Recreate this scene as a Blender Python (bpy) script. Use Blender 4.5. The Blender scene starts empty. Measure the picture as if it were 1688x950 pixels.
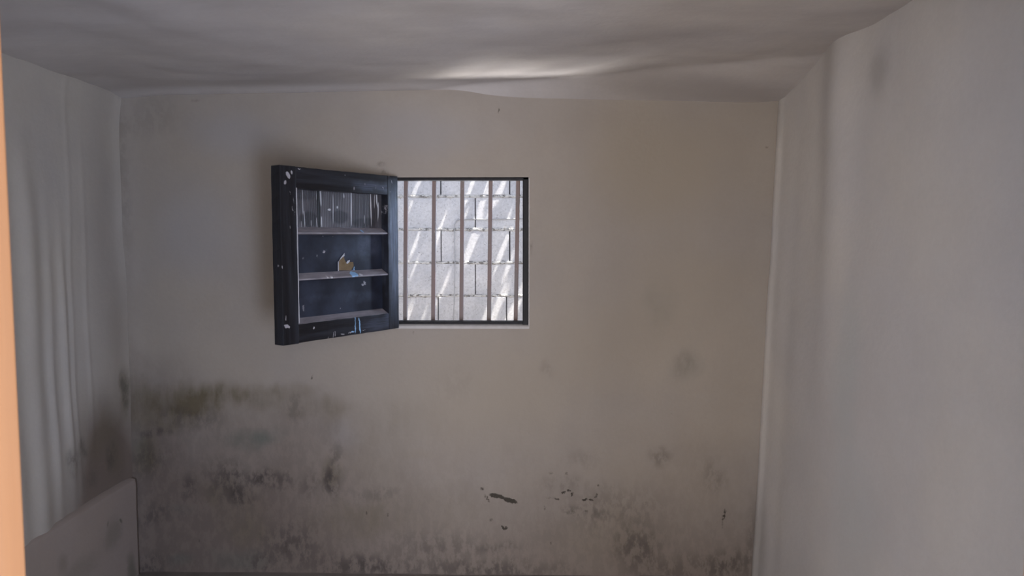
import bpy, bmesh, math, random
from mathutils import Vector, noise
random.seed(7)
R = math.radians
SC = bpy.context.scene
COL = SC.collection

# ------------------------------------------------------------------ camera
FPX = 1230.0
PITCH, YAW = R(4.0), R(1.2)
CAM = Vector((0.0, -3.426, 1.6))
FW = Vector((-math.sin(YAW)*math.cos(PITCH), math.cos(YAW)*math.cos(PITCH), -math.sin(PITCH)))
RT = Vector((math.cos(YAW), math.sin(YAW), 0.0))
UP = RT.cross(FW)
def ray(px, py): return FW + RT*((px-844)/FPX) - UP*((py-475)/FPX)
def at_y(px, py, Y=0.0):
    d = ray(px, py); return CAM + d*((Y-CAM.y)/d.y)
def at_x(px, py, X):
    d = ray(px, py); return CAM + d*((X-CAM.x)/d.x)

cam = bpy.data.cameras.new('camera')
co = bpy.data.objects.new('camera', cam); COL.objects.link(co)
cam.sensor_width = 36.0; cam.lens = 36.0*FPX/1688.0
cam.clip_start = 0.02
cam.dof.use_dof = True; cam.dof.focus_distance = 3.3; cam.dof.aperture_fstop = 9.0
co.location = CAM; co.rotation_euler = (R(90)-PITCH, 0, YAW)
SC.camera = co
SC.view_settings.view_transform = 'Standard'
SC.view_settings.look = 'None'
SC.view_settings.exposure = 0.0

# ------------------------------------------------------------------ objects
def tag(o, label=None, cat=None, group=None, kind=None):
    for k, v in (('label', label), ('category', cat), ('group', group), ('kind', kind)):
        if v: o[k] = v
    return o
def empty(name, loc=(0, 0, 0), rz=0.0):
    o = bpy.data.objects.new(name, None); COL.objects.link(o)
    o.location = loc; o.rotation_euler = (0, 0, rz); o.empty_display_size = .1
    return o
def obj(name, bm, mat, parent=None, smooth=False):
    me = bpy.data.meshes.new(name)
    bmesh.ops.recalc_face_normals(bm, faces=bm.faces[:])
    bm.to_mesh(me); bm.free()
    for p in me.polygons: p.use_smooth = smooth
    o = bpy.data.objects.new(name, me); COL.objects.link(o)
    me.materials.append(mat)
    if parent: o.parent = parent
    return o
def raw(name, verts, faces, mat, parent=None, smooth=True):
    me = bpy.data.meshes.new(name); me.from_pydata(verts, [], faces); me.update()
    for p in me.polygons: p.use_smooth = smooth
    me.materials.append(mat)
    o = bpy.data.objects.new(name, me); COL.objects.link(o)
    if parent: o.parent = parent
    return o
def box(bm, x0, x1, y0, y1, z0, z1, bev=0.0, seg=2):
    vs = [bm.verts.new(p) for p in ((x0,y0,z0),(x1,y0,z0),(x1,y1,z0),(x0,y1,z0),(x0,y0,z1),(x1,y0,z1),(x1,y1,z1),(x0,y1,z1))]
    fs = [bm.faces.new([vs[i] for i in q]) for q in ((0,3,2,1),(4,5,6,7),(0,1,5,4),(1,2,6,5),(2,3,7,6),(3,0,4,7))]
    if bev:
        es = list({e for f in fs for e in f.edges})
        bmesh.ops.bevel(bm, geom=es, offset=bev, segments=seg, affect='EDGES', profile=.6)
def prism(bm, prof, x0, x1):           # prof: (y,z) outline carried along x
    a = [bm.verts.new((x0, y, z)) for y, z in prof]; b = [bm.verts.new((x1, y, z)) for y, z in prof]
    n = len(prof); bm.faces.new(a[::-1]); bm.faces.new(b)
    for i in range(n): bm.faces.new((a[i], a[(i+1) % n], b[(i+1) % n], b[i]))
def tube(bm, pts, rad, n=10):
    rings = []
    for i, p in enumerate(pts):
        p = Vector(p); t = (Vector(pts[min(i+1, len(pts)-1)]) - Vector(pts[max(i-1, 0)])).normalized()
        a = t.orthogonal().normalized() if not rings else (prev - t*prev.dot(t)).normalized()
        prev = a; b = t.cross(a)
        rings.append([bm.verts.new(p + (a*math.cos(2*math.pi*k/n) + b*math.sin(2*math.pi*k/n))*rad) for k in range(n)])
    for r, s in zip(rings, rings[1:]):
        for k in range(n): bm.faces.new((r[k], r[(k+1) % n], s[(k+1) % n], s[k]))
    bm.faces.new(rings[0][::-1]); bm.faces.new(rings[-1])

# ------------------------------------------------------------------ node helpers
def srgb(r, g, b):
    f = lambda c: c/12.92 if c <= .04045 else ((c+.055)/1.055)**2.4
    return (f(r/255), f(g/255), f(b/255), 1.0)
class Mat:
    def __init__(s, name, rough=.7, spec=.3):
        s.m = bpy.data.materials.new(name); s.m.use_nodes = True
        s.t = s.m.node_tree; s.n = s.t.nodes; s.l = s.t.links
        s.b = s.n['Principled BSDF']
        s.b.inputs['Roughness'].default_value = rough
        s.b.inputs['Specular IOR Level'].default_value = spec
        s.co = s.n.new('ShaderNodeTexCoord').outputs['Object']
    def put(s, sock, v):
        if isinstance(v, (int, float, tuple)): sock.default_value = v
        else: s.l.new(v, sock)
    def math(s, op, a, b=0.0, clamp=False):
        n = s.n.new('ShaderNodeMath'); n.operation = op; n.use_clamp = clamp
        s.put(n.inputs[0], a); s.put(n.inputs[1], b); return n.outputs[0]
    def scale(s, sc, co=None):
        n = s.n.new('ShaderNodeMapping'); n.inputs['Scale'].default_value = sc
        s.l.new(co or s.co, n.inputs['Vector']); return n.outputs[0]
    def noise(s, sc, detail=4, rough=.55, co=None, stretch=None, col=False):
        c = co or s.co
        if stretch: c = s.scale(stretch, c)
        n = s.n.new('ShaderNodeTexNoise'); n.inputs['Scale'].default_value = sc
        n.inputs['Detail'].default_value = detail; n.inputs['Roughness'].default_value = rough
        s.l.new(c, n.inputs['Vector']); return n.outputs['Color' if col else 'Fac']
    def ramp(s, v, a, b, lo=0.0, hi=1.0, smooth=True):
        n = s.n.new('ShaderNodeMapRange'); n.interpolation_type = 'SMOOTHSTEP' if smooth else 'LINEAR'
        s.put(n.inputs[0], v)
        for i, q in enumerate((a, b, lo, hi)): n.inputs[i+1].default_value = q
        return n.outputs[0]
    def mix(s, fac, a, b, mode='MIX'):
        n = s.n.new('ShaderNodeMix'); n.data_type = 'RGBA'; n.blend_type = mode
        s.put(n.inputs[0], fac); s.put(n.inputs[6], a); s.put(n.inputs[7], b); return n.outputs[2]
    def warp(s, amt, sc, stretch=None, co=None, detail=4):
        c = co or s.co
        v = s.n.new('ShaderNodeVectorMath'); v.operation = 'SUBTRACT'
        s.l.new(s.noise(sc, detail, .6, c, stretch, True), v.inputs[0]); v.inputs[1].default_value = (.5, .5, .5)
        w = s.n.new('ShaderNodeVectorMath'); w.operation = 'SCALE'; s.l.new(v.outputs[0], w.inputs[0]); w.inputs['Scale'].default_value = amt
        a = s.n.new('ShaderNodeVectorMath'); a.operation = 'ADD'; s.l.new(c, a.inputs[0]); s.l.new(w.outputs[0], a.inputs[1])
        return a.outputs[0]
    def blobs(s, co, items, axis='y', inner=.15):
        # items: (centre, half width, half height, turn in degrees, strength); axis = the direction the wall faces
        tot = None
        for c, ra, rz, rot, st in items:
            m = s.n.new('ShaderNodeMapping'); m.vector_type = 'TEXTURE'; s.l.new(co, m.inputs['Vector'])
            m.inputs['Location'].default_value = c
            if axis == 'y':
                m.inputs['Rotation'].default_value = (0, R(rot), 0); m.inputs['Scale'].default_value = (ra, 50, rz)
            elif axis == 'x':
                m.inputs['Rotation'].default_value = (R(rot), 0, 0); m.inputs['Scale'].default_value = (50, ra, rz)
            else:
                m.inputs['Rotation'].default_value = (0, 0, R(rot)); m.inputs['Scale'].default_value = (ra, rz, 50)
            L = s.n.new('ShaderNodeVectorMath'); L.operation = 'LENGTH'; s.l.new(m.outputs[0], L.inputs[0])
            v = s.ramp(L.outputs['Value'], 1.0, inner, 0.0, st)
            tot = v if tot is None else s.math('ADD', tot, v)
        return tot
    def bump(s, h, strength=.3, dist=.01):
        n = s.n.new('ShaderNodeBump'); n.inputs['Strength'].default_value = strength; n.inputs['Distance'].default_value = dist
        s.l.new(h, n.inputs['Height']); s.l.new(n.outputs[0], s.b.inputs['Normal'])
    def base(s, c): s.put(s.b.inputs['Base Color'], c); return s

K = 1.0/359.0            # metres per pixel on the back wall
def bw(px, py, rx, ry, rot, st):
    p = at_y(px, py); return ((p.x, 0, p.z), rx*K, ry*K, rot, st)
LX = -1.87
def lw(px, py, ry, rz, rot, st):           # on the left wall; radii in metres
    p = at_x(px, py, LX); return ((0, p.y, p.z), ry, rz, rot, st)

PLASTER = (.50, .475, .45, 1)
def plaster(name, tint=PLASTER, rough=.62, spec=.25):
    m = Mat(name, rough, spec)
    fine = m.noise(55, 5, .6); mid = m.noise(6, 4, .6); big = m.noise(1.6, 3, .5)
    c = m.mix(m.ramp(big, .35, .65), tint, (tint[0]*.93, tint[1]*.945, tint[2]*.99, 1))
    c = m.mix(m.ramp(mid, .3, .75, 0, .16), c, (tint[0]*.70, tint[1]*.69, tint[2]*.68, 1))
    c = m.mix(m.ramp(fine, .25, .8, 0, .07), c, (tint[0]*.5, tint[1]*.5, tint[2]*.5, 1))
    h = m.math('ADD', m.math('MULTIPLY', fine, .25), m.math('MULTIPLY', mid, 1.0))
    m.bump(h, .22, .012)
    return m, c

# ---- back wall: stains are drawn from fields stored on the wall mesh, broken up by noise in the material
import numpy as np
def vnoise(x, z, seed):
    rs = np.random.RandomState(seed); T = rs.rand(256, 256)
    xi = np.floor(x).astype(int); zi = np.floor(z).astype(int); fx = x-xi; fz = z-zi
    fx = fx*fx*(3-2*fx); fz = fz*fz*(3-2*fz)
    g = lambda i, j: T[(xi+i) % 256, (zi+j) % 256]
    return (g(0, 0)*(1-fx)+g(1, 0)*fx)*(1-fz)+(g(0, 1)*(1-fx)+g(1, 1)*fx)*fz
def nfbm(x, z, sc, seed, oct=4):
    t = 0; a = .5; n = 0
    for i in range(oct): t = t+a*vnoise(x*sc*2**i+17*i, z*sc*2**i+5*i, seed+i); n += a; a *= .55
    return t/n-.5
def field(x, z, items, amt, sc, seed, inner=.15, st=1.0):
    X = x+amt*2*nfbm(x, z*st, sc, seed); Z = z+amt*2*nfbm(x, z*st, sc, seed+50); out = np.zeros_like(x)
    for c, ra, rz, rot, k in items:
        ca, sa = math.cos(R(rot)), math.sin(R(rot)); dx, dz = X-c[0], Z-c[2]
        d = np.sqrt(((dx*ca-dz*sa)/ra)**2+((dx*sa+dz*ca)/rz)**2)
        t = np.clip((1-d)/(1-inner), 0, 1); out += k*t*t*(3-2*t)
    return out
WARM = [bw(760,650,260,150,0,.7), bw(1090,280,170,130,0,.9), bw(1120,480,130,140,0,.5), bw(980,560,170,110,0,.4), bw(690,748,45,14,0,.5)]
COOL = [bw(380,220,110,60,0,.6), bw(700,215,160,60,0,.45), bw(330,380,110,120,0,.5), bw(560,720,60,40,0,.45)]
DAMP = [bw(330,880,330,270,0,.75), bw(240,700,110,110,0,.45), bw(640,960,380,150,0,.6), bw(1000,960,420,190,0,.5),
                    bw(1140,770,150,130,0,.35), bw(450,700,170,90,0,.3), bw(215,560,40,180,0,.3), bw(225,850,70,200,0,.4)]
OLIVE = [bw(225,660,40,60,0,.8), bw(240,750,40,50,0,.5), bw(335,655,160,38,0,.7), bw(300,690,110,34,0,.4), bw(480,645,60,24,0,.5), bw(500,675,120,26,0,.4), bw(660,690,120,60,0,.25), bw(700,840,160,60,0,.3), bw(1000,880,160,60,0,.3), bw(620,760,80,60,0,.25), bw(320,655,95,38,0,.9), bw(280,680,60,45,0,.6), bw(430,655,80,30,0,.5), bw(245,740,26,50,0,.8), bw(540,690,32,55,0,.35),
                     bw(548,785,26,45,0,.9), bw(400,850,60,60,0,.6), bw(365,810,45,30,0,.6), bw(590,860,130,50,0,.5), bw(420,880,40,35,0,.5)]
GREEN = [bw(410,725,70,28,0,.9), bw(445,715,45,25,0,.6), bw(300,840,40,18,0,.5), bw(300,922,40,18,0,.7), bw(400,925,90,30,0,.6), bw(225,730,22,45,0,.5),
                     bw(1130,600,40,40,0,.35), bw(1090,500,40,60,0,.25)]
MOULD = [bw(255,715,45,12,0,.8), bw(245,760,45,50,0,.5), bw(310,800,26,30,0,.7), bw(380,790,55,45,0,.9), bw(395,820,35,25,0,.8), bw(455,795,45,25,0,.8),
                     bw(510,800,30,30,0,.5), bw(548,795,20,40,0,1.1), bw(555,760,16,40,10,.6), bw(430,790,30,20,0,.8), bw(490,670,22,40,0,.4), bw(300,690,60,30,0,.5), bw(350,690,40,30,0,.4),
                     bw(485,900,80,60,0,.7), bw(250,850,40,30,0,.5), bw(230,930,60,30,0,.8), bw(600,935,120,35,0,1.0), bw(430,930,40,25,0,.6), bw(620,815,60,20,0,.4),
                     bw(720,900,120,40,0,.5), bw(820,905,60,14,0,.6), bw(800,940,200,30,0,.8), bw(1050,900,60,50,0,.8), bw(1010,840,120,60,0,.4), bw(1090,755,25,20,0,.6),
                     bw(1180,790,35,40,0,.4), bw(1200,930,60,40,0,.7), bw(1110,940,120,40,0,.5), bw(960,845,60,12,0,.5), bw(930,800,60,20,0,.3), bw(1240,900,20,120,0,.4),
                     bw(627,276,14,9,0,.9), bw(632,288,14,8,0,.9), bw(875,410,6,14,0,.8), bw(1130,600,30,30,0,.3), bw(900,610,20,30,0,.25), bw(960,760,40,20,0,.25), bw(745,640,60,50,0,.12),
                     bw(198,165,10,22,0,.9), bw(322,167,12,4,0,.5), bw(205,300,26,230,0,.28), bw(250,195,90,50,0,.2)]  # also a tall faint darkening along the left corner
MARKS = [bw(818,818,16,5,12,1.3), bw(840,825,18,5.5,16,1.4), bw(803,822,12,3,60,.7), bw(794,806,6,3,50,.7), bw(829,870,3,6,-35,1.1), bw(834,871,2.5,5,30,1.0),
                     bw(929,812,6,3,-35,.85), bw(938,809,6,2.5,15,.85), bw(943,815,2.5,6,15,.85), bw(917,823,8,2.5,15,.7), bw(905,821,9,3,0,.45),
                     bw(964,824,7,3,-10,.9), bw(974,825,6,3,15,.8), bw(983,818,3,7,35,.75), bw(986,801,3,3,0,.6), bw(898,838,3,7,0,.5), bw(940,845,16,6,0,.45), bw(967,843,5,3,0,.6),
                     bw(1194,848,4,14,8,.8), bw(1191,865,3,14,5,.5), bw(908,781,6,4,0,.45), bw(934,781,5,4,0,.5), bw(810,858,5,4,0,.5),
                     bw(822,183,1.6,6,5,.9), bw(515,622,2,8,15,.85), bw(454,608,1.6,6,5,.5), bw(1062,650,1.6,8,0,.5), bw(1106,680,1.4,8,0,.5), bw(1066,828,2,8,5,.5),
                     bw(681,547,1.6,6,0,.6), bw(1262,243,4,4,0,.6), bw(640,848,2,7,20,.6), bw(605,846,3,4,0,.6), bw(908,896,2,5,0,.6), bw(751,917,2,6,0,.5), bw(472,900,2,22,0,.5), bw(328,891,2,4,0,.6)]
def attr(m, name):
    n = m.n.new('ShaderNodeAttribute'); n.attribute_name = name; n.attribute_type = 'GEOMETRY'; return n.outputs['Fac']
m, c = plaster('back_wall_plaster', (.385, .338, .288, 1))
grain = m.ramp(m.noise(26, 6, .68, stretch=(1, 1, .55)), .36, .62)
cloud = m.ramp(m.noise(7, 5, .6, stretch=(1, 1, .8)), .32, .66)
A = {k: attr(m, k) for k in ('warm', 'cool', 'damp', 'olive', 'green', 'mould', 'marks')}
c = m.mix(m.math('MULTIPLY', A['warm'], 1.0, True), c, (.345, .298, .242, 1))
c = m.mix(m.math('MULTIPLY', A['cool'], .8, True), c, (.345, .335, .345, 1))
c = m.mix(m.math('MULTIPLY', A['damp'], 1.0, True), c, (.20, .160, .135, 1))
drip = m.ramp(m.noise(20, 5, .6, stretch=(1, 1, .22)), .3, .65, .55, 1)
c = m.mix(m.math('MULTIPLY', m.math('MULTIPLY', A['olive'], m.math('MULTIPLY', drip, m.ramp(cloud, 0, 1, .6, 1))), .80, True), c, (.150, .122, .078, 1))
c = m.mix(m.math('MULTIPLY', m.math('MULTIPLY', A['green'], m.ramp(cloud, 0, 1, .4, 1)), .6, True), c, (.125, .14, .12, 1))
c = m.mix(m.math('MULTIPLY', m.math('MULTIPLY', m.math('ADD', A['mould'], m.math('MULTIPLY', A['damp'], .35)), m.ramp(grain, 0, 1, .22, 1.0)), .72, True), c, (.075, .062, .055, 1))
mk = m.ramp(m.math('MULTIPLY', A['marks'], m.ramp(m.noise(130, 3, .6), .3, .6, .6, 1.2)), .22, .95, 0, .93)
c = m.mix(mk, c, (.035, .029, .020, 1))
m.base(c); MAT_BACK = m.m

# ---- left wall
m, c = plaster('left_wall_plaster', (.57, .525, .46, 1), .5, .35)
wf = m.warp(.10, 9, (1, 1, .6)); wl = m.warp(.14, 4, (1, 1, .6))
damp = m.blobs(wl, [lw(120,920,.40,.50,20,.7), lw(205,880,.62,.95,0,.75), lw(200,780,.42,.55,0,.6), lw(170,740,.25,.40,20,.6), lw(200,560,.14,.5,0,.35), lw(175,430,.20,1.1,0,.30), lw(150,780,.30,.35,15,.35)], 'x', 0)  # damp stains; the tall blobs paint corner shade into the colour
c = m.mix(m.math('MULTIPLY', damp, .9, True), c, (.20, .16, .135, 1))
olive = m.blobs(wf, [lw(203,650,.05,.18,0,.6), lw(180,700,.10,.18,20,.35), lw(160,735,.12,.13,25,.35), lw(190,760,.10,.14,0,.3)], 'x')
c = m.mix(m.math('MULTIPLY', olive, .75, True), c, (.16, .135, .08, 1))
mould = m.blobs(wf, [lw(120,765,.06,.10,20,.9), lw(135,740,.05,.08,20,.7), lw(185,755,.06,.10,0,.7), lw(203,650,.04,.14,0,.8), lw(150,790,.09,.05,0,.4), lw(195,155,.06,.05,0,.5), lw(205,900,.03,.2,0,.5)], 'x')
mm = m.math('MULTIPLY', mould, m.ramp(m.noise(24, 6, .68, stretch=(1, 1, .55)), .36, .62, .2, 1))
c = m.mix(m.math('MULTIPLY', mm, .8, True), c, (.07, .065, .055, 1))
m.base(c); MAT_LEFT = m.m
# ---- plaster skirt on the left wall
m, c = plaster('plaster_skirt', (.38, .315, .27, 1), .6, .25)
wf = m.warp(.08, 9)
g = m.blobs(wf, [lw(175,880,.10,.10,0,.6), lw(205,940,.05,.12,0,.9), lw(120,940,.2,.08,0,.4), lw(188,862,.012,.02,30,1.2), lw(165,862,.012,.02,0,.8), lw(90,930,.05,.06,0,.5)], 'x')
c = m.mix(m.math('MULTIPLY', g, .6, True), c, (.10, .105, .08, 1))
m.base(c); MAT_SKIRT = m.m
# ---- right wall
m, c = plaster('right_wall_plaster', (.79, .75, .695, 1), .6, .25)
def rwp(px, py): return at_x(px, py, 1.10)
def rw(px, py, ry, rz, st):
    p = rwp(px, py); return ((0, p.y, p.z), ry, rz, 0, st)
wl = m.warp(.12, 4)
cool = m.blobs(wl, [rw(1400,620,.16,.45,.8), rw(1420,850,.25,.35,.6)], 'x')
c = m.mix(m.math('MULTIPLY', cool, .6, True), c, (.61, .64, .63, 1))
dk = m.blobs(wl, [rw(1435,120,.10,.12,.5), rw(1255,700,.10,.5,.5), rw(1262,900,.16,.4,.6), rw(1275,200,.10,.15,.35)], 'x')
c = m.mix(m.math('MULTIPLY', dk, .6, True), c, (.26, .24, .20, 1))
m.base(c); MAT_RIGHT = m.m
# ---- ceiling, front wall, floor, ground
m, c = plaster('ceiling_plaster', (.67, .625, .585, 1), .6, .25)
mt = m.noise(3.2, 5, .65, stretch=(.55, 1.6, 1)); c = m.mix(m.ramp(mt, .35, .68, 0, .30), c, (.42, .385, .375, 1))
wl = m.warp(.2, 3)
dk = m.blobs(wl, [((-1.3, -.15, 0), .75, .16, 0, .6), ((-1.75, -.3, 0), .25, .6, 0, .5), ((.4, -.85, 0), .6, .16, 0, .3), ((.75, -.10, 0), .8, .22, 8, 1.0)], 'z')  # darker cove and wall edges: shade painted into the ceiling colour
c = m.mix(m.math('MULTIPLY', dk, .7, True), c, (.42, .385, .36, 1))
m.base(c); MAT_CEIL = m.m
m, c = plaster('front_wall_plaster'); m.base(c); MAT_FRONT = m.m
m, c = plaster('outer_render', (.60, .58, .55, 1)); m.base(c); MAT_OUTER = m.m
m = Mat('floor_concrete', .75, .25)
m.base(m.mix(m.noise(9, 6, .6), (.16, .14, .125, 1), (.30, .27, .25, 1))); m.bump(m.noise(40, 5), .3, .004); MAT_FLOOR = m.m
m = Mat('alley_gravel', .9, .1)
m.base(m.mix(m.noise(30, 6, .7), (.22, .20, .18, 1), (.5, .48, .45, 1))); m.bump(m.noise(60, 6), .6, .02); MAT_GROUND = m.m

# ------------------------------------------------------------------ room shell
def gauss(v, c, w): return math.exp(-((v-c)/w)**2)
def fbm(p, sc, oct=3): return noise.fractal(Vector(p)*sc, 1.0, 2.0, oct, noise_basis='PERLIN_ORIGINAL')
def sheet(name, us, vs, fn, mat, hole=None):
    verts, faces = [], []
    for v in vs:
        for u in us: verts.append(fn(u, v))
    n = len(us)
    for j in range(len(vs)-1):
        for i in range(n-1):
            if hole and hole(.5*(us[i]+us[i+1]), .5*(vs[j]+vs[j+1])): continue
            faces.append((j*n+i, j*n+i+1, (j+1)*n+i+1, (j+1)*n+i))
    return verts, faces
def lin(a, b, n): return [a+(b-a)*i/(n-1) for i in range(n)]
def merged(*ls): return sorted(set(round(x, 5) for l in ls for x in l))

WX0, WX1, WZ0, WZ1 = -.640, .004, 1.176, 1.867       # window opening
WT = .20                                              # wall thickness
def back_fn(x, z):
    w = min(1.0, max(0.0, max(WX0-x, x-WX1, WZ0-z, z-WZ1))/.10)
    y = .006*fbm((x, 1.7, z), 1.6, 3)*w
    y += -.018*gauss(x, 1.12, .07) * w               # soft fillets into the corners
    y += -.020*gauss(x, LX, .06) - .010*gauss(z, 2.24, .05)*w
    return (x, y, z)
us = merged(lin(-2.0, 1.3, 360), lin(-.19, .40, 260), [WX0, WX1]); vs = merged(lin(-.05, 2.5, 270), lin(.20, .50, 130), [WZ0, WZ1])
V, F = sheet('w', us, vs, back_fn, None, lambda x, z: WX0 < x < WX1 and WZ0 < z < WZ1)
b = len(V)
for x, z in ((WX0, WZ0), (WX1, WZ0), (WX1, WZ1), (WX0, WZ1)): V += [(x, 0, z), (x, WT, z)]
for i in range(4):
    j = (i+1) % 4; F.append((b+2*i, b+2*j, b+2*j+1, b+2*i+1))
o0 = len(V)
X0, X1, Z0, Z1 = -2.0, 1.3, -.05, 2.55
for x, z in ((X0, Z0), (X1, Z0), (X1, Z1), (X0, Z1)): V.append((x, WT, z))
for i in range(4):
    j = (i+1) % 4; F.append((o0+i, o0+j, b+2*j+1, b+2*i+1))
wb = raw('wall_back', V, F, MAT_BACK)
P = np.array(V); px_, pz_ = P[:, 0], P[:, 2]
for nm, items, amt, sc, sd, inn, stv in (('warm', WARM, .05, 5, 1, .15, .6), ('cool', COOL, .05, 5, 2, .15, .6), ('damp', DAMP, .06, 5, 3, 0, .6), ('olive', OLIVE, .045, 10, 4, .2, .5),
        ('green', GREEN, .03, 14, 5, .15, .6), ('mould', MOULD, .035, 13, 6, .1, .5), ('marks', MARKS, .0055, 130, 7, .45, 1.0)):
    fl = field(px_, pz_, items, amt, sc, sd, inn, stv)
    if nm == 'damp':
        zz = pz_ + .35*nfbm(px_, pz_*.7, 3.0, 91) + .10*nfbm(px_, pz_*.5, 14, 95)
        lat = np.interp(px_, [-1.9, -1.2, -.8, -.3, .3, .8, 1.1], [1.0, .95, .75, .55, .60, .74, .74])
        top_ = np.interp(px_, [-1.9, -1.1, -.5, .0, .4, 1.1], [1.15, 1.05, .95, .78, .70, .70])
        t_ = np.clip((top_-zz)/.75, 0, 1); fl = .45*fl + .85*lat*t_*t_*(3-2*t_)
    at_ = wb.data.attributes.new(nm, 'FLOAT', 'POINT'); at_.data.foreach_set('value', fl.astype(np.float32))
tag(wb, 'stained back wall with the barred window and black mould along its foot', 'wall', kind='structure')

def left_fn(y, z):
    x = LX + .010*fbm((3.1, y, z), 1.3, 3)
    for c0, w, a, z0, z1 in ((-.67, .050, .013, .2, 1.85), (-.555, .024, .010, .55, 1.50), (-.465, .020, .011, .70, 1.48), (-.395, .012, .004, .60, 2.15), (-.305, .012, .0035, .8, 1.9),
                             (-.82, .06, .012, .3, 1.8), (-1.0, .08, .012, .2, 1.9), (-1.3, .1, .012, .2, 1.9)):
        lim = 1/(1+math.exp(-(z-z0)/.09))/(1+math.exp((z-z1)/.09))
        cc = c0 + .02*fbm((7, c0*9, z), 1.3, 2) + .05*(1.0-z)*.2
        x += 1.45*a*lim*gauss(y, cc, w)*(.8+.5*fbm((1, c0*5, z*.8), 1.5, 2))
    x += .02*gauss(y, -.85, .25)*gauss(z, .55, .3)
    x += .018*gauss(z, 2.25, .06) + .012*gauss(y, 0, .05)
    return (x, y, z)
V, F = sheet('w', lin(.1, -2.75, 260), lin(-.05, 2.6, 70), left_fn, None)
tag(raw('wall_left', V, F, MAT_LEFT), 'wavy plaster wall beside the open shutter with bluish light streaks', 'wall', kind='structure')

def right_x(z): return 1.058 + .033*max(0, z)
def right_fn(y, z):
    x = right_x(z) + .008*fbm((9.1, y, z), 1.1, 3)
    top = min(1, max(0, (z-.9)/1.2))
    x += -.030*gauss(y, -.68, .13)*top - .012*gauss(y, -.03, .03) - .006*gauss(y, -.75, .2)*(1-top) + .004*gauss(y, -.25, .08)
    x += .030*gauss(z, 2.36, .10)*0
    return (x, y, z)
V, F = sheet('w', lin(.1, -2.75, 170), lin(-.05, 2.6, 70), right_fn, None)
tag(raw('wall_right', V, F, MAT_RIGHT), 'pale plain plaster wall facing the shutter, lit from the doorway', 'wall', kind='structure')

def ceil_fn(x, y):
    t = (x-LX)/3.0
    base = 2.258 + .040*max(0, min(1.1, t))
    yc = -.47*max(0.0, (x+.40)/1.53)**1.3 - .015
    hw = 2.252 - .057*t
    bulge = 0
    h = base + bulge
    # the ceiling folds down towards the back wall along a crease that widens to one side
    s = 1/(1+math.exp(max(-40, min(40, -(y-yc)/.02))))
    k = min(1.25, max(0, (y-yc)/(-yc)))
    hf = base + (hw-base)*k
    on = min(1, max(0, (x+.45)/.25))
    h = h*(1-s*on) + min(h, hf)*s*on - .02*gauss(y, .0, .06)*(1-on)
    h += (.012*fbm((x, y, 4.4), 1.4, 3) + .005*fbm((x, y, 8.0), 5, 2))*min(1, abs(y)/.35)
    h += -.018*gauss(x, LX, .12)
    return (x, y, h)
V, F = sheet('w', lin(-2.05, 1.4, 170), merged(lin(.12, -.5, 60), lin(-.5, -5.0, 90)), ceil_fn, None)
tag(raw('ceiling', V, F, MAT_CEIL), 'uneven whitewashed ceiling with a crease towards the back wall', 'ceiling', kind='structure')
# roof slab above, floor below
bm = bmesh.new(); box(bm, -2.1, 1.45, -5.0, WT, 2.50, 2.62); tag(obj('trim_3', bm, MAT_OUTER), 'roof slab over the room', 'roof', kind='structure')
def floor_fn(x, y): return (x, y, .004*fbm((x, y, 2), 2.0, 3))
V, F = sheet('w', lin(-2.0, 1.4, 60), lin(.1, -5.0, 80), floor_fn, None)
tag(raw('floor', V, F, MAT_FLOOR), 'dark concrete floor at the foot of the back wall', 'floor', kind='structure')

# plaster skirt: a thicker band along the foot of the left wall, its top edge 0.46 m up
SK = at_x(218, 793, LX+.03)
def skirt_top(y): return .460 + .003*fbm((y, 3, 1), 3, 2)
def skirt_fn(y, v):
    z = -.03 + (skirt_top(y)+.03)*min(1, v)
    x = LX + .032 + .006*fbm((2, y, z), 2.2, 3)
    if v > 1: x = LX - .01; z = skirt_top(y) + .012
    if .97 < v <= 1: x -= .004
    return (x, y, z)
V, F = sheet('w', lin(-.022, -2.72, 150), lin(0, .96, 30)+[.99, 1.0, 1.2], skirt_fn, None)
n = 150; k = len(V)
for j in range(len(V)//n): V.append((LX-.01, -.022, V[j*n][2]))
for j in range(len(V[k:])-1): F.append((j*n, (j+1)*n, k+j+1, k+j))
tag(raw('baseboard_left', V, F, MAT_SKIRT), 'thick damp plaster skirt along the foot of the wavy wall', 'skirt', kind='structure')

# front wall with the doorway the picture is taken through
FY0, FY1 = -2.80, -2.66
DX0, DX1, DZ = at_y(45, 950, FY1+.006).x, .52, 2.06
bm = bmesh.new()
box(bm, -2.0, DX0-.09, FY0+.02, FY1, -.05, 2.6); box(bm, DX1+.09, 1.4, FY0+.02, FY1, -.05, 2.6); box(bm, DX0-.09, DX1+.09, FY0+.02, FY1, DZ+.09, 2.6)
tag(obj('wall_front', bm, MAT_FRONT), 'plaster wall around the doorway', 'wall', kind='structure')
m = Mat('orange_pine', .5, .35)
g = m.noise(14, 5, .6, stretch=(1, 1, .05)); g2 = m.noise(90, 3, .6, stretch=(1, 1, .02))
c = m.mix(m.ramp(g, .3, .7), (.50, .262, .13, 1), (.44, .215, .098, 1)); c = m.mix(m.ramp(g2, .4, .7, 0, .35), c, (.42, .22, .115, 1))
p = at_y(20, 905, FY0-.006)
kn = m.blobs(m.warp(.02, 30), [((p.x, 0, p.z), .020, .006, -25, .9)], 'y')
c = m.mix(m.math('MULTIPLY', kn, .6, True), c, (.22, .09, .04, 1))
m.base(c); m.bump(g2, .15, .002); MAT_PINE = m.m
door = tag(empty('door_1', (0, 0, 0)), 'orange pine door frame at the edge of the view', 'door frame', kind='structure')
bm = bmesh.new(); box(bm, DX0-.095, DX0, FY0-.006, FY1+.006, -.01, DZ+.095, .004); obj('jamb', bm, MAT_PINE, door)
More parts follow.
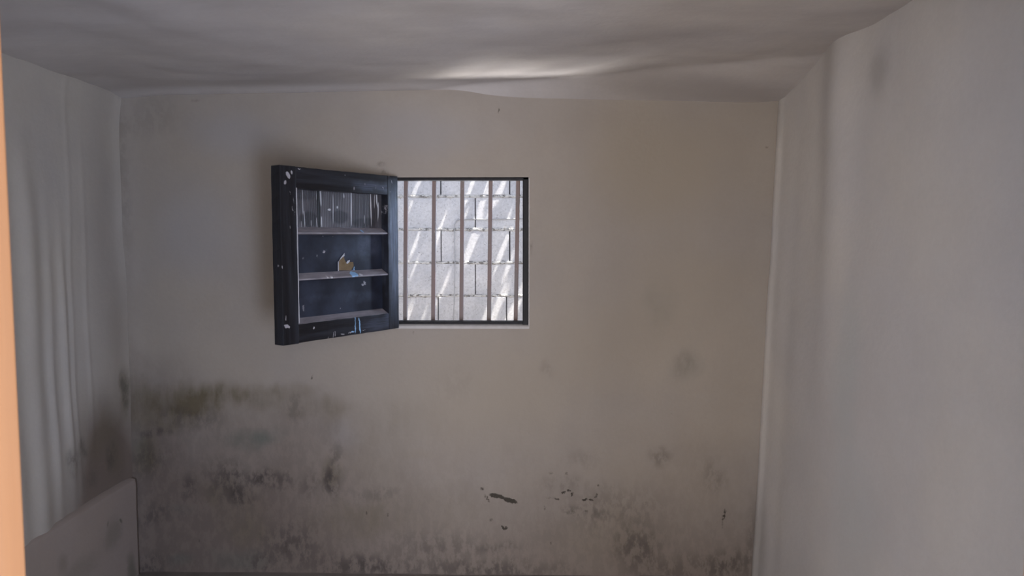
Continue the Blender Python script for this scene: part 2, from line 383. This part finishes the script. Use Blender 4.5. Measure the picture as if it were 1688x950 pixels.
bm = bmesh.new(); box(bm, DX1, DX1+.095, FY0-.006, FY1+.006, -.01, DZ+.095, .004); obj('jamb', bm, MAT_PINE, door)
bm = bmesh.new(); box(bm, DX0, DX1, FY0-.006, FY1+.006, DZ, DZ+.095, .004); obj('head', bm, MAT_PINE, door)

# ------------------------------------------------------------------ window frame and bars
m = Mat('black_frame_paint', .5, .2)
m.base(m.mix(m.ramp(m.noise(40, 4, .6, stretch=(1, 1, .2)), .35, .7), (.006, .006, .008, 1), (.014, .014, .018, 1))); m.bump(m.noise(60, 4, .6, stretch=(1, 1, .1)), .3, .002)
MAT_FRAME = m.m
m = Mat('pale_sill_paint', .6, .3)
m.base(m.mix(m.noise(30, 5, .6), (.42, .40, .385, 1), (.62, .60, .585, 1))); m.bump(m.noise(50, 5), .3, .003); MAT_SILL = m.m
win = tag(empty('window_1', (0, 0, 0)), 'small square window opening with a thin black frame and pale sill', 'window', kind='structure')
bm = bmesh.new()
box(bm, -.024+WX1-.003, WX1, .002, .06, WZ0, WZ1, .003)
box(bm, WX0, WX0+.03, .002, .06, WZ0, WZ1, .003)
box(bm, WX0, WX1, .002, .06, WZ1-.013, WZ1, .003)
box(bm, WX0, WX1, .006, .06, WZ0, WZ0+.028, .003)
obj('window_frame', bm, MAT_FRAME, win)
bm = bmesh.new()
prism(bm, [(-.010, WZ0-.004), (-.010, WZ0+.008), (.006, WZ0+.015), (.02, WZ0+.015), (.02, WZ0-.004)], WX0+.02, WX1+.004)
box(bm, WX1, WX1+.005, -.004, .03, WZ0, WZ1-.004, .0015)
obj('window_sill', bm, MAT_SILL, win)

m = Mat('brown_bar_paint', .5, .4)
v = m.noise(9, 5, .6, stretch=(1, 1, .35)); fl = m.ramp(m.noise(70, 4, .6), .66, .74)
c = m.mix(m.ramp(v, .35, .65), (.24, .165, .152, 1), (.20, .175, .17, 1)); c = m.mix(m.math('MULTIPLY', fl, .6), c, (.45, .42, .40, 1))
m.base(c); MAT_BAR = m.m
BY = .115
gr = tag(empty('window_grille', ((WX0+WX1)/2, BY, WZ0)), 'five upright brown steel bars set across the small window', 'window bars')
for px0, px1 in ((669.5, 668), (716, 714), (762.5, 760.5), (809, 806), (854, 850)):
    a = at_y(px1, 535, BY); b2 = at_y(px0, 297, BY)
    bm = bmesh.new()
    box(bm, -.0095, .0095, -.0095, .0095, WZ0-.02, WZ1+.02, .003)
    dx = (b2.x-a.x)/(b2.z-a.z)
    for vv in bm.verts: vv.co.x += a.x + dx*(vv.co.z-a.z) - (WX0+WX1)/2; vv.co.z -= WZ0
    obj('bar', bm, MAT_BAR, gr)

# ------------------------------------------------------------------ shutter
PIV = Vector((-.630, -.012, 1.178)); TH = R(-122.8)
U = Vector((math.cos(TH), math.sin(TH), 0)); N = Vector((-math.sin(TH), math.cos(TH), 0))
SW, SH, ST = .655, .690, .050
PB = .010                               # plane of the recessed boards
def S(px, py, d=ST):                    # a point of the open shutter, in the shutter's own frame
    q = PIV + N*d; r = ray(px, py); P = CAM + r*((q-CAM).dot(N)/r.dot(N)) - PIV
    return (P.dot(U), d, P.z)
def sb(px, py, rx, rz, rot, st, d=ST):
    p = S(px, py, d); return ((p[0], 0, p[2]), rx, rz, rot, st)
def shutter_paint(name, chips, painted_sheen=None, rough=.36, grain=(1, 1, .06), d=ST, col=((.007, .007, .010, 1), (.020, .022, .031, 1)), chipcol=(.34, .33, .36, 1), blue=None, bs=.5):
    m = Mat(name, rough, .38)
    g = m.noise(34, 5, .65, stretch=grain); g2 = m.noise(120, 3, .6, stretch=grain)
    c = m.mix(m.ramp(g, .35, .7), col[0], col[1])
    ww = m.warp(.018, 55, (1, 1, .6))
    if painted_sheen:
        c = m.mix(m.math('MULTIPLY', m.math('MULTIPLY', m.blobs(m.warp(.05, 14), [sb(*q, d=d) for q in painted_sheen]), m.ramp(g2, .3, .7, .25, 1.15)), 1.0, True), c, (.085, .10, .15, 1))  # bluish sheen painted into the base colour
    if chips:
        k = m.math('MULTIPLY', m.blobs(ww, [sb(*q, d=d) for q in chips], inner=.3), m.ramp(m.noise(150, 3, .6), .3, .6, .55, 1.2))
        c = m.mix(m.ramp(k, .3, .6), c, chipcol)
    if blue:
        k = m.blobs(ww, [sb(*q, d=d) for q in blue], inner=.4)
        c = m.mix(m.ramp(k, .3, .55), c, (.26, .46, .72, 1))
    m.base(c)
    m.put(m.b.inputs['Roughness'], m.ramp(g, .3, .7, rough-.06, rough+.14))
    m.bump(m.math('ADD', g, m.math('MULTIPLY', g2, .5)), bs, .003)
    return m.m
stile_chips = [(475,290,.012,.020,20,1.2), (470,301,.010,.012,0,.9), (481,284,.008,.012,20,1.0), (473,538,.022,.010,-15,1.1), (471,525,.003,.016,10,.8), (465,440,.004,.014,10,.6),
               (452,412,.004,.012,0,.8), (452.5,325,.004,.02,0,.7), (453.5,350,.003,.025,0,.8), (453,300,.002,.02,0,.5), (478,375,.003,.010,0,.5), (462,548,.01,.01,0,.4), (484,330,.002,.02,5,.5), (482,345,.002,.02,5,.5), (478,318,.002,.012,5,.5), (486,350,.002,.02,0,.5)]
M_ST = shutter_paint('shutter_stile_paint', stile_chips)
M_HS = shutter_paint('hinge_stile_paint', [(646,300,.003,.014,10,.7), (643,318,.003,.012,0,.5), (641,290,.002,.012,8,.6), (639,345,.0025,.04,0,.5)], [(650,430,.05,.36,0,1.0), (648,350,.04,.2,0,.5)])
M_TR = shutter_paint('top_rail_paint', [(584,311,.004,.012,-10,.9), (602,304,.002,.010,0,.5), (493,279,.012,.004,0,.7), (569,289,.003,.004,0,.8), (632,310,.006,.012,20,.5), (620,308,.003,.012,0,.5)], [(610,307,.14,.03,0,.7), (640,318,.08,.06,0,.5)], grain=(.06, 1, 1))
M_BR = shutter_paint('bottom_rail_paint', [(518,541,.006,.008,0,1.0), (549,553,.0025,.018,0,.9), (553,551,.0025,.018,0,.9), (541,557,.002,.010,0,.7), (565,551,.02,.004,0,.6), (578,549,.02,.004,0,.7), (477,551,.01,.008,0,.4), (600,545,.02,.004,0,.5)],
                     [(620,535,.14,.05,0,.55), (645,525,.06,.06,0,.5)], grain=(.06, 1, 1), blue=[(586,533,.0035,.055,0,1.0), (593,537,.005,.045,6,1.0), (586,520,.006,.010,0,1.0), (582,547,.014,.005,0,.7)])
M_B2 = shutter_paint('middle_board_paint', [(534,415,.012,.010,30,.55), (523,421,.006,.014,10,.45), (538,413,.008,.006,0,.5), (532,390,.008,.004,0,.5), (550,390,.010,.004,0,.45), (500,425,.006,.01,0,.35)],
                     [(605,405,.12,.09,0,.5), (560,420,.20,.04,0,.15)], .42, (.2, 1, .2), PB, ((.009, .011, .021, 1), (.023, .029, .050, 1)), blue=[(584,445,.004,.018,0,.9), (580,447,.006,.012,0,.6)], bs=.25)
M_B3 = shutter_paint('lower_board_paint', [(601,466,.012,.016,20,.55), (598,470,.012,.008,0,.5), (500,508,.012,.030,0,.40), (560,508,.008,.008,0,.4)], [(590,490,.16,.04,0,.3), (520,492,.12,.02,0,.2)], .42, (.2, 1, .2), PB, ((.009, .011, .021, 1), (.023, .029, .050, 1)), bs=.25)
M_BARS = Mat('dusty_skylit_ledge_paint', .5, .5)
g = M_BARS.noise(40, 5, .6, stretch=(.3, 1, 1))
c = M_BARS.mix(M_BARS.ramp(g, .3, .7), (.20, .19, .215, 1), (.33, .31, .345, 1))  # dust and caught sky light both put into the ledge colour
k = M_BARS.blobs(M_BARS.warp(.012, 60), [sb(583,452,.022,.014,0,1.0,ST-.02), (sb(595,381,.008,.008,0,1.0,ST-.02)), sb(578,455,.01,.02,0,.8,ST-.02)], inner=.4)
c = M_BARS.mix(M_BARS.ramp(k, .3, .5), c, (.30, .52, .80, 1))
k = M_BARS.blobs(M_BARS.warp(.012, 60), [sb(541,457,.006,.008,0,1.0), sb(548,457,.008,.008,0,1.0), sb(597,453,.012,.006,0,.8)], inner=.4)
c = M_BARS.mix(M_BARS.ramp(k, .3, .5), c, (.62, .62, .66, 1)); M_BARS.base(c); M_BARS.bump(g, .3, .003); M_BARS = M_BARS.m
# ribbed film
m = Mat('ribbed_film', .34, .5)
g = m.noise(12, 4, .6, stretch=(1, 1, .25))
c = m.mix(m.ramp(g, .3, .7), (.040, .038, .046, 1), (.105, .10, .118, 1))  # lighter grey puts the film's sheen into its colour
dk = m.blobs(m.warp(.03, 20), [sb(510,362,.07,.035,0,.9,PB), sb(560,358,.06,.035,0,.9,PB), sb(600,367,.08,.026,0,.9,PB), sb(505,320,.10,.03,0,.7,PB)], inner=.6)
c = m.mix(m.math('MULTIPLY', dk, .75, True), c, (.010, .010, .016, 1))
ww = m.warp(.006, 12, (1, 1, .4))
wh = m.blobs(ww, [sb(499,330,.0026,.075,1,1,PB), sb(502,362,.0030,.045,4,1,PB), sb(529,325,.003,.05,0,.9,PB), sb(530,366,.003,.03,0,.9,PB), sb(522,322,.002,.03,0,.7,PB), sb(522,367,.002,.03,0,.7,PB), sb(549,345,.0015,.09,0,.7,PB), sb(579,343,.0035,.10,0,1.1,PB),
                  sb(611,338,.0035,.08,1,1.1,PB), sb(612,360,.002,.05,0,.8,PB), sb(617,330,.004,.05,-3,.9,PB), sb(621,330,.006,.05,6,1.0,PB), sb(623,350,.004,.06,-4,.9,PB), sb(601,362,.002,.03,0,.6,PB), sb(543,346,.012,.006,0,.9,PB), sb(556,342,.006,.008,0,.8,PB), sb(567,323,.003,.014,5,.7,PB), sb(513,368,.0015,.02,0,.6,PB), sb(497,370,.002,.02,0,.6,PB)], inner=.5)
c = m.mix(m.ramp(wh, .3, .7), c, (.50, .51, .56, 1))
sl = m.blobs(ww, [sb(525.5,344,.010,.12,0,1,PB)], inner=.5)
c = m.mix(m.ramp(sl, .3, .5), c, (.003, .003, .005, 1)); m.base(c); M_FILM = m.m
m = Mat('bare_edge', .6, .3); m.base(m.mix(m.noise(40, 4, stretch=(1, 1, .3)), (.30, .30, .33, 1), (.6, .6, .64, 1))); M_EDGE = m.m
m = Mat('torn_cardboard', .85, .1); m.base(m.mix(m.noise(50, 4), (.13, .09, .05, 1), (.24, .18, .11, 1))); M_CARD = m.m
m = Mat('pale_torn_edge', .8, .1); m.base((.5, .52, .58, 1)); M_TORN = m.m

sh = tag(empty('window_shutter', PIV, TH), 'black painted wooden shutter with ledged boards, swung open into the room beside the barred window', 'shutter')
HS, FS, TR, BR = .066, .079, .085, .074
def rough_edges(bm, amp=.0012, sc=30):
    for v in bm.verts: v.co += Vector((fbm(v.co, sc, 2), fbm(v.co+Vector((5, 0, 0)), sc, 2)*.4, fbm(v.co+Vector((0, 9, 0)), sc, 2)))*amp
def plank(name, x0, x1, y0, y1, z0, z1, mat, cuts):
    bm = bmesh.new(); box(bm, x0, x1, y0, y1, z0, z1)
    ax = 0 if (x1-x0) > (z1-z0) else 2
    bmesh.ops.subdivide_edges(bm, edges=[e for e in bm.edges if abs((e.verts[0].co-e.verts[1].co)[ax]) > .1], cuts=cuts, use_grid_fill=True)
    sharp = [e for e in bm.edges if len(e.link_faces) == 2 and e.calc_face_angle() > .8]
    bmesh.ops.bevel(bm, geom=sharp, offset=.0028, segments=2, affect='EDGES', profile=.6)
    rough_edges(bm); return obj(name, bm, mat, sh)
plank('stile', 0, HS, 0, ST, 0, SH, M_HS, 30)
plank('stile', SW-FS, SW, 0, ST, -.002, SH+.001, M_ST, 30)
plank('rail', HS, SW-FS, 0, ST-.0008, SH-TR, SH, M_TR, 24)
plank('rail', HS, SW-FS, 0, ST-.0008, 0, BR, M_BR, 24)
L1 = S(490, 384, ST)[2]+.006; L2 = S(490, 458, ST)[2]-.002; L3 = BR
def ledge(z, low=False):
    bm = bmesh.new()
    prof = [(PB-.006, z+.017), (PB, z+.017), (ST-.003, z-.004), (ST-.003, z-.010), (PB-.006, z-.014)]
    if low: prof = [(PB-.006, z+.020), (PB, z+.020), (ST-.002, z-.001), (ST-.004, z-.004), (PB-.006, z-.004)]
    prism(bm, prof, HS, SW-FS); bmesh.ops.bevel(bm, geom=bm.edges[:], offset=.0012, segments=1, affect='EDGES')
    return obj('ledge', bm, M_BARS, sh)
ledge(L1); ledge(L2); ledge(L3, True)
# boards between the ledges
bm = bmesh.new(); box(bm, HS, SW-FS, 0, PB, L2-.01, L1+.004); obj('board', bm, M_B2, sh)
bm = bmesh.new(); box(bm, HS, SW-FS, 0, PB, L3-.004, L2-.01); obj('board', bm, M_B3, sh)
bm = bmesh.new(); box(bm, HS, SW-FS, 0, PB-.004, L1+.004, SH-TR); obj('board', bm, MAT_FRAME, sh)
xs = lin(HS, SW-FS, 520); V, F = [], []
zs = lin(L1+.008, SH-TR+.002, 8)
for z in zs:
    for x in xs:
        wv = .5+.5*math.cos(2*math.pi*x/.0092)
        a = .0018*wv + .003*fbm((x*1.0, 2, z*.4), 14, 2)
        V.append((x, PB-.001+a, z))
for j in range(len(zs)-1):
    for i in range(len(xs)-1): q = j*len(xs)+i; F.append((q, q+1, q+len(xs)+1, q+len(xs)))
tag(raw('film', V, F, M_FILM, sh), 'ribbed dark plastic film with pale creases')
# pale worn edge along the free stile
bm = bmesh.new(); box(bm, SW-FS-.0042, SW-FS-.0002, ST-.006, ST-.0004, BR+.004, SH-TR+.004); 
bmesh.ops.subdivide_edges(bm, edges=[e for e in bm.edges if abs((e.verts[0].co-e.verts[1].co).z) > .1], cuts=40)
for v in bm.verts: v.co.x += .0012*fbm(v.co, 25, 2)
tag(obj('bead', bm, M_EDGE, sh), 'thin pale worn bead')
# torn hole showing cardboard
pts = [(558,446),(559,430),(562,425),(566,421),(568,428),(571,434),(573,435),(576,432),(582,432),(583,438),(580,443),(579,446)]
bm = bmesh.new(); f = bm.faces.new([bm.verts.new(S(x, y, PB+.0012)) for x, y in pts])
r = bmesh.ops.extrude_face_region(bm, geom=[f])
for v in [g for g in r['geom'] if isinstance(g, bmesh.types.BMVert)]: v.co.y -= .0010
tear = tag(obj('tear', bm, M_CARD, sh), 'torn patch of brown cardboard')
for tri in ([(559,431),(562,425),(566,420),(568,417),(568,422),(565,424),(561,428)], [(571,434),(573,430),(577,429),(576,432),(573,435)], [(557.4,447),(557.4,432),(558.4,431),(558.6,447)]):
    bm = bmesh.new(); f = bm.faces.new([bm.verts.new(S(x, y, PB+.003)) for x, y in tri])
    r = bmesh.ops.extrude_face_region(bm, geom=[f])
    for v in [g for g in r['geom'] if isinstance(g, bmesh.types.BMVert)]: v.co.y -= .0016
    obj('flap', bm, M_TORN, tear)

# ------------------------------------------------------------------ alley outside
OY = 1.22
m = Mat('grey_concrete_block', .9, .15)
n1 = m.noise(5, 5, .6); n2 = m.noise(75, 6, .8); pits = m.ramp(m.noise(120, 2, .5), .64, .72)
c = m.mix(m.ramp(n1, .3, .7), (.49, .49, .515, 1), (.61, .60, .61, 1)); c = m.mix(m.ramp(n2, .3, .75, 0, .5), c, (.28, .27, .27, 1))
c = m.mix(m.math('MULTIPLY', pits, .55), c, (.14, .13, .13, 1)); m.base(c); m.bump(m.math('SUBTRACT', n2, pits), .5, .006); MAT_BLOCK = m.m
m = Mat('ragged_mortar', .9, .1)
n2 = m.noise(70, 5, .7); pit = m.ramp(m.noise(48, 3, .6, stretch=(1, 1, 1.6)), .52, .64)
c = m.mix(m.ramp(n2, .3, .7), (.42, .41, .40, 1), (.60, .59, .58, 1)); c = m.mix(m.math('MULTIPLY', pit, .7), c, (.09, .08, .07, 1)); m.base(c); m.bump(m.math('SUBTRACT', n2, pit), .8, .01); MAT_MORTAR = m.m
CH, CL = at_y(700, 325, OY).z - at_y(700, 380, OY).z, at_y(840, 400, OY).x - at_y(727, 400, OY).x
ZB = at_y(700, 378.5, OY).z; XB = at_y(727, 400, OY).x
bm = bmesh.new(); rnd = random.Random(3)
nlo = -int((ZB+.3)/CH)-1; nhi = int((2.55-ZB)/CH)
for r_ in range(nlo, nhi+1):
    z0 = ZB + r_*CH; off = 0 if r_ % 2 else .5      # the course under ZB has a joint at XB
    for q in range(-7, 8):
        x0 = XB + (q+off)*CL
        if r_ == -3: x0 -= .02
        j = rnd.uniform(-.002, .002)
        box(bm, x0+.003+j, x0+CL-.003, OY+rnd.uniform(-.002, .003), OY+.14, z0+.007, z0+CH-.007, .004, 2)
blocks = tag(obj('wall_outside', bm, MAT_BLOCK), 'sunlit grey concrete block wall seen through the window bars', 'wall', kind='structure')
bm = bmesh.new(); box(bm, XB-7*CL, XB+8*CL, OY+.02, OY+.12, ZB+nlo*CH, ZB+(nhi+1)*CH-.01); obj('mortar', bm, MAT_FRAME, blocks)
V, F = [], []
for r_ in range(nlo+1, nhi+1):
    z0 = ZB + r_*CH; b0 = len(V); xs = lin(-1.6, .9, 420)
    for i, x in enumerate(xs):
        up = .009+.007*fbm((x, z0, 0), 22, 3); dn = .009+.008*fbm((x, z0, 7), 26, 3); pr = .000+.005*fbm((x, z0, 13), 30, 3)
        V += [(x, OY+.03, z0+.011), (x, OY-pr*.4, z0+up), (x, OY-max(-.006, pr), z0+.001), (x, OY-pr*.3, z0-dn), (x, OY+.03, z0-.011)]
    for i in range(len(xs)-1):
        for k in range(4): q = b0+i*5+k; F.append((q, q+1, q+6, q+5))
raw('mortar', V, F, MAT_MORTAR, blocks)
m = Mat('line_grey', .9, .1); m.base(m.mix(m.noise(30, 4), (.25, .25, .26, 1), (.42, .42, .43, 1))); MAT_GREY_LINE = m.m
pts = [(900,361), (866,360.5), (830,361), (800,362), (775,361.5), (760,362), (753,364), (749.5,370), (749,390), (750,420), (749.5,460), (748.5,500), (747,545)]
bm = bmesh.new(); tube(bm, [at_y(x, y, OY-.001) for x, y in pts], .0028, 8); obj('grey_line', bm, MAT_GREY_LINE, blocks, True)  # thin grey line with a rounded corner, raised on the blocks

bm = bmesh.new(); box(bm, -5, 4, WT+.0, OY+.2, -.25, -.06); tag(obj('trim_2', bm, MAT_GROUND), 'gravel ground of the alley', 'ground', kind='structure')

# added unseen sheet above the block wall, its holes placed to cast sun streaks
SUN = Vector((-.36, .115, -.92)).normalized()
EZ = ZB + (nhi+1)*CH + .01
holes = []
def streak(pxa, pya, pxb, pyb, w):       # from upper to lower end of a lit streak, in photo pixels
    a = at_y(pxa, pya, OY); b2 = at_y(pxb, pyb, OY)
    def up(p):
        t = (EZ-p.z)/-SUN.z; return p - SUN*t
    A, B = up(a), up(b2); holes.append((A, B, w))
for q in ((803,318,789,345,.050), (822,312,806,350,.022), (797,335,766,438,.030), (790,370,772,425,.050), (735,350,724,384,.018), (688,393,678,418,.030), (686,433,680,452,.018), (735,462,727,490,.022),
          (845,368,834,400,.022), (838,385,818,440,.035), (842,420,836,452,.022), (830,490,806,535,.055), (858,480,838,535,.055), (800,515,796,535,.030), (703,510,695,530,.018), (676,515,664,540,.04), (722,490,712,515,.018),
          (842,345,838,368,.018), (770,345,764,362,.02), (725,372,719,405,.014), (830,300,826,316,.05), (690,300,684,318,.05), (780,298,776,312,.05)):
    streak(*q)
def in_hole(x, y):
    for A, B, w in holes:
        ax, ay, bx_, by_ = A.x, A.y, B.x, B.y
        L2_ = (bx_-ax)**2+(by_-ay)**2 or 1e-9
        t = max(0, min(1, ((x-ax)*(bx_-ax)+(y-ay)*(by_-ay))/L2_))
        wob = 1+.9*fbm((x, y, 1), 60, 2)
        if (x-ax-t*(bx_-ax))**2 + ((y-ay-t*(by_-ay))*1.0)**2 < (w*.5*wob*(.35+.65*math.sin(math.pi*min(.98, max(.02, t)))))**2: return True
    return False
hy = [p.y for h in holes for p in h[:2]]; hx = [p.x for h in holes for p in h[:2]]
xs = merged([-3.0, 3.0], lin(min(hx)-.06, max(hx)+.06, 330)); ys = merged([OY-.42, OY+.15], lin(max(OY-.40, min(hy)-.04), max(hy)+.03, 110))
V, F = sheet('e', xs, ys, lambda x, y: (x, y, EZ), None, in_hole)
m = Mat('sun_mask_tin', .6, .3); m.base(m.mix(m.noise(12, 5), (.22, .12, .08, 1), (.35, .33, .32, 1))); 
tag(raw('sun_mask', V, F, m.m, smooth=False), 'added unseen sheet above the block wall with holes that shape the sun streaks', 'light mask', kind='structure')

# ------------------------------------------------------------------ light
w = bpy.data.worlds.new('sky'); SC.world = w; w.use_nodes = True
bg = w.node_tree.nodes['Background']; bg.inputs[0].default_value = (.80, .90, 1.10, 1); bg.inputs[1].default_value = 2.7
def light(name, kind, loc, rot, energy, col, **kw):
    d = bpy.data.lights.new(name, kind); d.energy = energy; d.color = col
    for k, v in kw.items(): setattr(d, k, v)
    o = bpy.data.objects.new(name, d); COL.objects.link(o); o.location = loc; o.rotation_euler = rot; return o
s = light('sun', 'SUN', (1, .5, 5), SUN.to_track_quat('-Z', 'Y').to_euler(), 22.0, (1.0, .95, .86), angle=R(.53))
# added lamps standing in for doorway daylight: warm fill, blue fill for left wall
light('doorway_warm_fill', 'AREA', (-.15, -4.4, 1.40), Vector((.30, 3.0, .15)).to_track_quat('-Z', 'Y').to_euler(), 50.0, (1.0, .865, .75), shape='RECTANGLE', size=1.0, size_y=1.4)
light('doorway_blue_fill', 'AREA', (.80, -4.3, .85), Vector((-2.7, 3.7, .05)).to_track_quat('-Z', 'Y').to_euler(), 54.0, (.68, .77, 1.0), shape='RECTANGLE', size=.5, size_y=1.0)
# added unseen alley lamps: one lights a ceiling patch, one blues the shutter
light('alley_ceiling_fill', 'AREA', (-.86, .56, .36), Vector((.52, -.48, 1.1)).to_track_quat('-Z', 'Y').to_euler(), 9.0, (1.0, .97, .95), shape='RECTANGLE', size=.28, size_y=.4, spread=R(60))
light('alley_blue_fill', 'AREA', (.95, .66, 1.75), Vector((-1.35, -.75, -.15)).to_track_quat('-Z', 'Y').to_euler(), 12.5, (.55, .72, 1.0), shape='RECTANGLE', size=.7, size_y=.8, spread=R(90))
